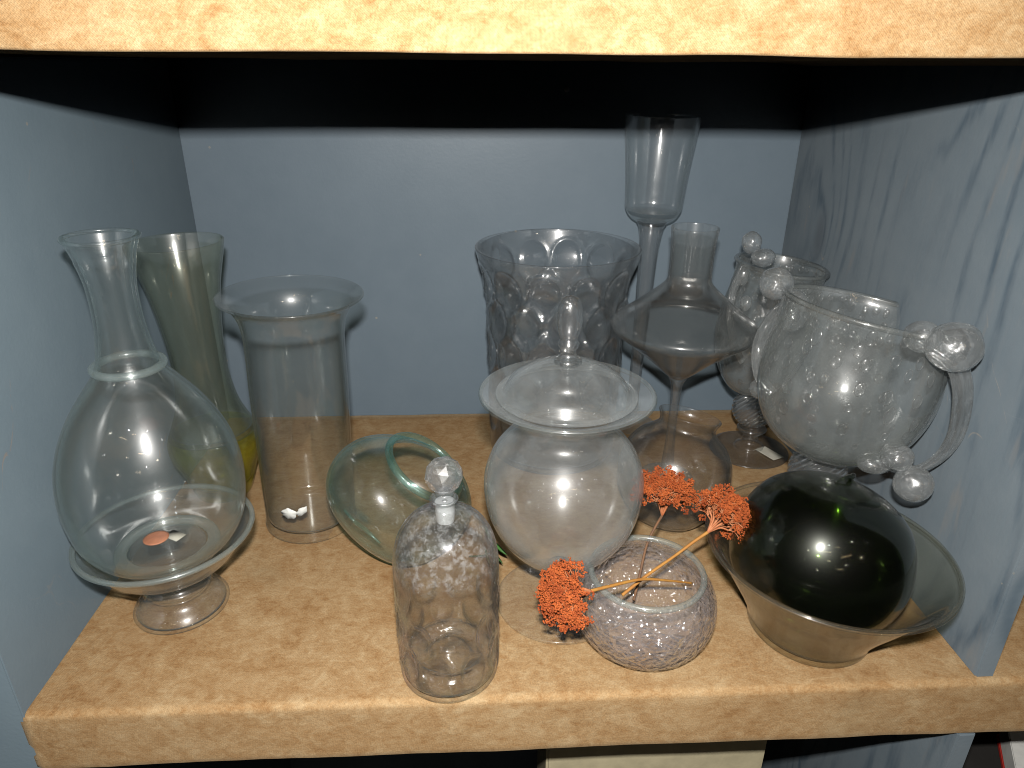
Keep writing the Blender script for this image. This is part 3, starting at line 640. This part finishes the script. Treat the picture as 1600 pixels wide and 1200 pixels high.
b = bmesh.new(); box(b, -0.0105, 0.0105, -0.017, 0.017, 0, 0.0007); tg = obj('paper_tag', b, PAPER, None, False); tg.location = (0.8135, 0.415, 0.0065); tg.rotation_euler = (0.03, 0.06, math.radians(28))
tag(tg, 'small cream paper tag lying on the foot of the back pitcher', 'tag')

# --- wide smoky bowl and the black globe in it
bw = thing('smoky_bowl', 'wide smoky green glass bowl holding the black glass globe', 'bowl', (0.7220, 0.0775, 0.001))
obj('body', vessel([(0.050, 0.0), (0.0570, 0.0015), (0.0590, 0.006), (0.0605, 0.014), (0.0690, 0.032), (0.0860, 0.060), (0.1030, 0.087), (0.1095, 0.096), (0.1125, 0.0985)], 0.0032, 0.007, 160), G['bowl'], bw)
obj('rim', torus_bm(0.1127, 0.0020, 0.0990, seg=160), G['bowl'], bw)
bw.rotation_euler = (math.radians(0.8), math.radians(1.6), 0)
gl = thing('glass_globe', 'black green glass globe with a small curled tip lying in the smoky bowl', 'globe', (0.7180, 0.0800, 0.0800))
obj('shell', vessel([(0.010, -0.0620), (0.030, -0.0590), (0.055, -0.0480), (0.0750, -0.0270), (0.0830, 0.0020), (0.0795, 0.0330), (0.0670, 0.0590), (0.0460, 0.0755), (0.0240, 0.0835), (0.0080, 0.0862), (0.0036, 0.0885), (0.0028, 0.0905)], 0.0022, 0.003, 144), G['dark'], gl)
b = bmesh.new(); tube(b, [(0, 0, 0.0880), (0.001, -0.002, 0.0920), (-0.004, -0.006, 0.0915), (-0.013, -0.010, 0.0885), (-0.021, -0.014, 0.0835)], [0.0028, 0.0026, 0.0020, 0.0014, 0.0007], 10, 8)
obj('tip', b, G['dark'], gl)
aim(gl, (0.30, 0.20, 1.0))

# --- crackle bowl in front
cr = thing('crackle_bowl', 'round clear crackle glass bowl in front holding three dried orange flowers', 'bowl', (0.5500, 0.0700, 0.001))
obj('body', vessel([(0.026, 0.0), (0.036, 0.0015), (0.0540, 0.0100), (0.0650, 0.0260), (0.0685, 0.0430), (0.0660, 0.0600), (0.0590, 0.0730), (0.0540, 0.0790)], 0.0036, 0.006, 160), G['crackle'], cr)
obj('rim', torus_bm(0.0527, 0.0029, 0.0802, seg=144, m=14), G['rim'], cr)

# ================================================================== dried flowers
def flower(label, stem_pts, rads, smat, head_dir, spread, length, seed, n1=13, floret=0.0010, dome=False, bare=0.3):
    rnd = random.Random(seed)
    base = Vector(stem_pts[0])
    t = thing('dried_flower', label, 'flower', base, 'dried orange flowers in the crackle bowl')
    b = bmesh.new(); tube(b, [Vector(p)-base for p in stem_pts], rads, 10, 10); obj('stem', b, smat, t)
    E_ = Vector(stem_pts[-1])-base; dr = Vector(head_dir).normalized(); X = dr.orthogonal().normalized(); Y = dr.cross(X)
    tw = bmesh.new(); fl = bmesh.new()
    # template floret
    tmpl = bmesh.new(); bmesh.ops.create_icosphere(tmpl, subdivisions=1, radius=1.0)
    tv_ = [v.co.copy() for v in tmpl.verts]; tf_ = [[v.index for v in f.verts] for f in tmpl.faces]; tmpl.free()
    verts = []; faces = []
    def dot(p, s):
        i0 = len(verts); q = rnd.random()*6.28
        for c in tv_:
            verts.append(p+Vector((c.x*math.cos(q)-c.y*math.sin(q), c.x*math.sin(q)+c.y*math.cos(q), c.z))*s*rnd.uniform(.8, 1.2))
        for f in tf_: faces.append([i0+k for k in f])
    for k in range(n1):
        ph = k*2.39996; th = spread*math.sqrt((k+0.5)/n1)
        d1 = (dr*math.cos(th)+(X*math.cos(ph)+Y*math.sin(ph))*math.sin(th)).normalized()
        Lk = length*(0.92+0.16*rnd.random())*(1.12-0.30*(th/spread)**2)
        mid = E_+dr*Lk*0.34*0.8+d1*Lk*0.34*0.6
        hub = E_+d1*Lk*0.58+dr*Lk*0.04
        tube(tw, [E_, mid*0.6+(E_+d1*Lk*0.35)*0.4, hub], [0.0012, 0.0010, 0.0007], 6, 5)
        for j in range(9):
            pj = j*2.39996+rnd.random(); tj = 1.25*math.sqrt((j+0.5)/9)
            X1 = d1.orthogonal().normalized(); Y1 = d1.cross(X1)
            d2 = (d1*math.cos(tj)+(X1*math.cos(pj)+Y1*math.sin(pj))*math.sin(tj)).normalized()
            L2 = Lk*0.40*(0.85+0.3*rnd.random()); end = hub+d2*L2
            tube(tw, [hub, hub+(d2+d1)*L2*0.25, end], [0.0006, 0.0005, 0.0004], 4, 2)
            for q in range(26):
                v3 = Vector((rnd.gauss(0, 1), rnd.gauss(0, 1), rnd.gauss(0, 1))); v3.normalize(); v3 = (v3+d2*0.7)
                dot(end+v3*0.0034*rnd.uniform(.7, 1.15), floret*rnd.uniform(.7, 1.15))
    o_ = obj('twigs', tw, TWIG, t); o_['kind'] = 'stuff'
    me = bpy.data.meshes.new('florets'); me.from_pydata([tuple(v) for v in verts], [], faces); me.materials.append(ORANGE)
    fo = bpy.data.objects.new('florets', me); C.objects.link(fo); fo.parent = t; fo['kind'] = 'stuff'
    return t
flower('dried orange flower head standing upright, middle of the three in the crackle bowl',
       [(0.5441, 0.085, 0.0333), (0.5535, 0.105, 0.0500), (0.5620, 0.121, 0.0730), (0.5710, 0.128, 0.0900), (0.5770, 0.129, 0.1030)], [0.0014, 0.0014, 0.0013, 0.0013, 0.0014], STEM1,
       (0.12, 0.36, 0.95), 0.80, 0.0390, 11, 20, 0.00085)
flower('dried orange flower head leaning right over the smoky bowl, its stem ochre yellow',
       [(0.5257, 0.060, 0.0620), (0.5520, 0.073, 0.0745), (0.5800, 0.085, 0.0865), (0.6000, 0.092, 0.0980), (0.6130, 0.095, 0.1060)], [0.0016, 0.0015, 0.0014, 0.0015, 0.0017], STEM2,
       (0.72, 0.45, 0.50), 0.78, 0.0400, 12, 20, 0.00085)
flower('dried orange flower head drooping left in front of the urn jar foot, tight and domed',
       [(0.6010, 0.086, 0.0520), (0.5700, 0.072, 0.0680), (0.5420, 0.060, 0.0800), (0.5080, 0.041, 0.0890), (0.4900, 0.031, 0.0930)], [0.0010, 0.0012, 0.0014, 0.0015, 0.0016], STEM2,
       (-1.0, -0.30, 0.10), 0.80, 0.0400, 13, 24, 0.00095, True)

# --- green leaves between bottle and jar
lf = thing('leaf_sprig', 'small sprig of dark green leaves between the bottle and the urn jar', 'sprig', (0.410, 0.170, 0.001))
b = bmesh.new(); tube(b, [(-0.03, 0.03, 0.002), (-0.010, 0.012, 0.018), (0.0, 0.0, 0.040)], [0.0009, 0.0008, 0.0006], 6, 6); obj('stem', b, LEAF, lf)
def leaf(p0, p1, w_, t_=0.0005):
    p0 = Vector(p0); p1 = Vector(p1); ax = (p1-p0); s = ax.cross(Vector((0.2, -0.7, 0.8))).normalized(); nn = ax.cross(s).normalized(); b = bmesh.new(); sec = []
    for k in range(9):
        t = k/8; c = p0+ax*t+nn*0.003*math.sin(PI*t); ww = w_*math.sin(PI*min(1, t*0.94+0.06))**0.8+0.00015
        sec.append([b.verts.new(c-s*ww+nn*0.0006), b.verts.new(c+nn*t_), b.verts.new(c+s*ww+nn*0.0006), b.verts.new(c-nn*t_)])
    for A, B in zip(sec, sec[1:]):
        for k in range(4): b.faces.new((A[k], A[(k+1) % 4], B[(k+1) % 4], B[k]))
    b.faces.new(sec[0]); b.faces.new(sec[-1][::-1]); return b
for p0, p1, w_ in [((-0.004, 0.0, 0.046), (0.012, -0.006, 0.030), 0.0024), ((-0.006, 0.002, 0.036), (0.007, -0.010, 0.022), 0.0017), ((-0.012, 0.006, 0.030), (-0.004, -0.008, 0.012), 0.0018), ((-0.004, 0.0, 0.044), (-0.012, 0.008, 0.058), 0.002)]:
    obj('leaf', leaf(p0, p1, w_), LEAF, lf)
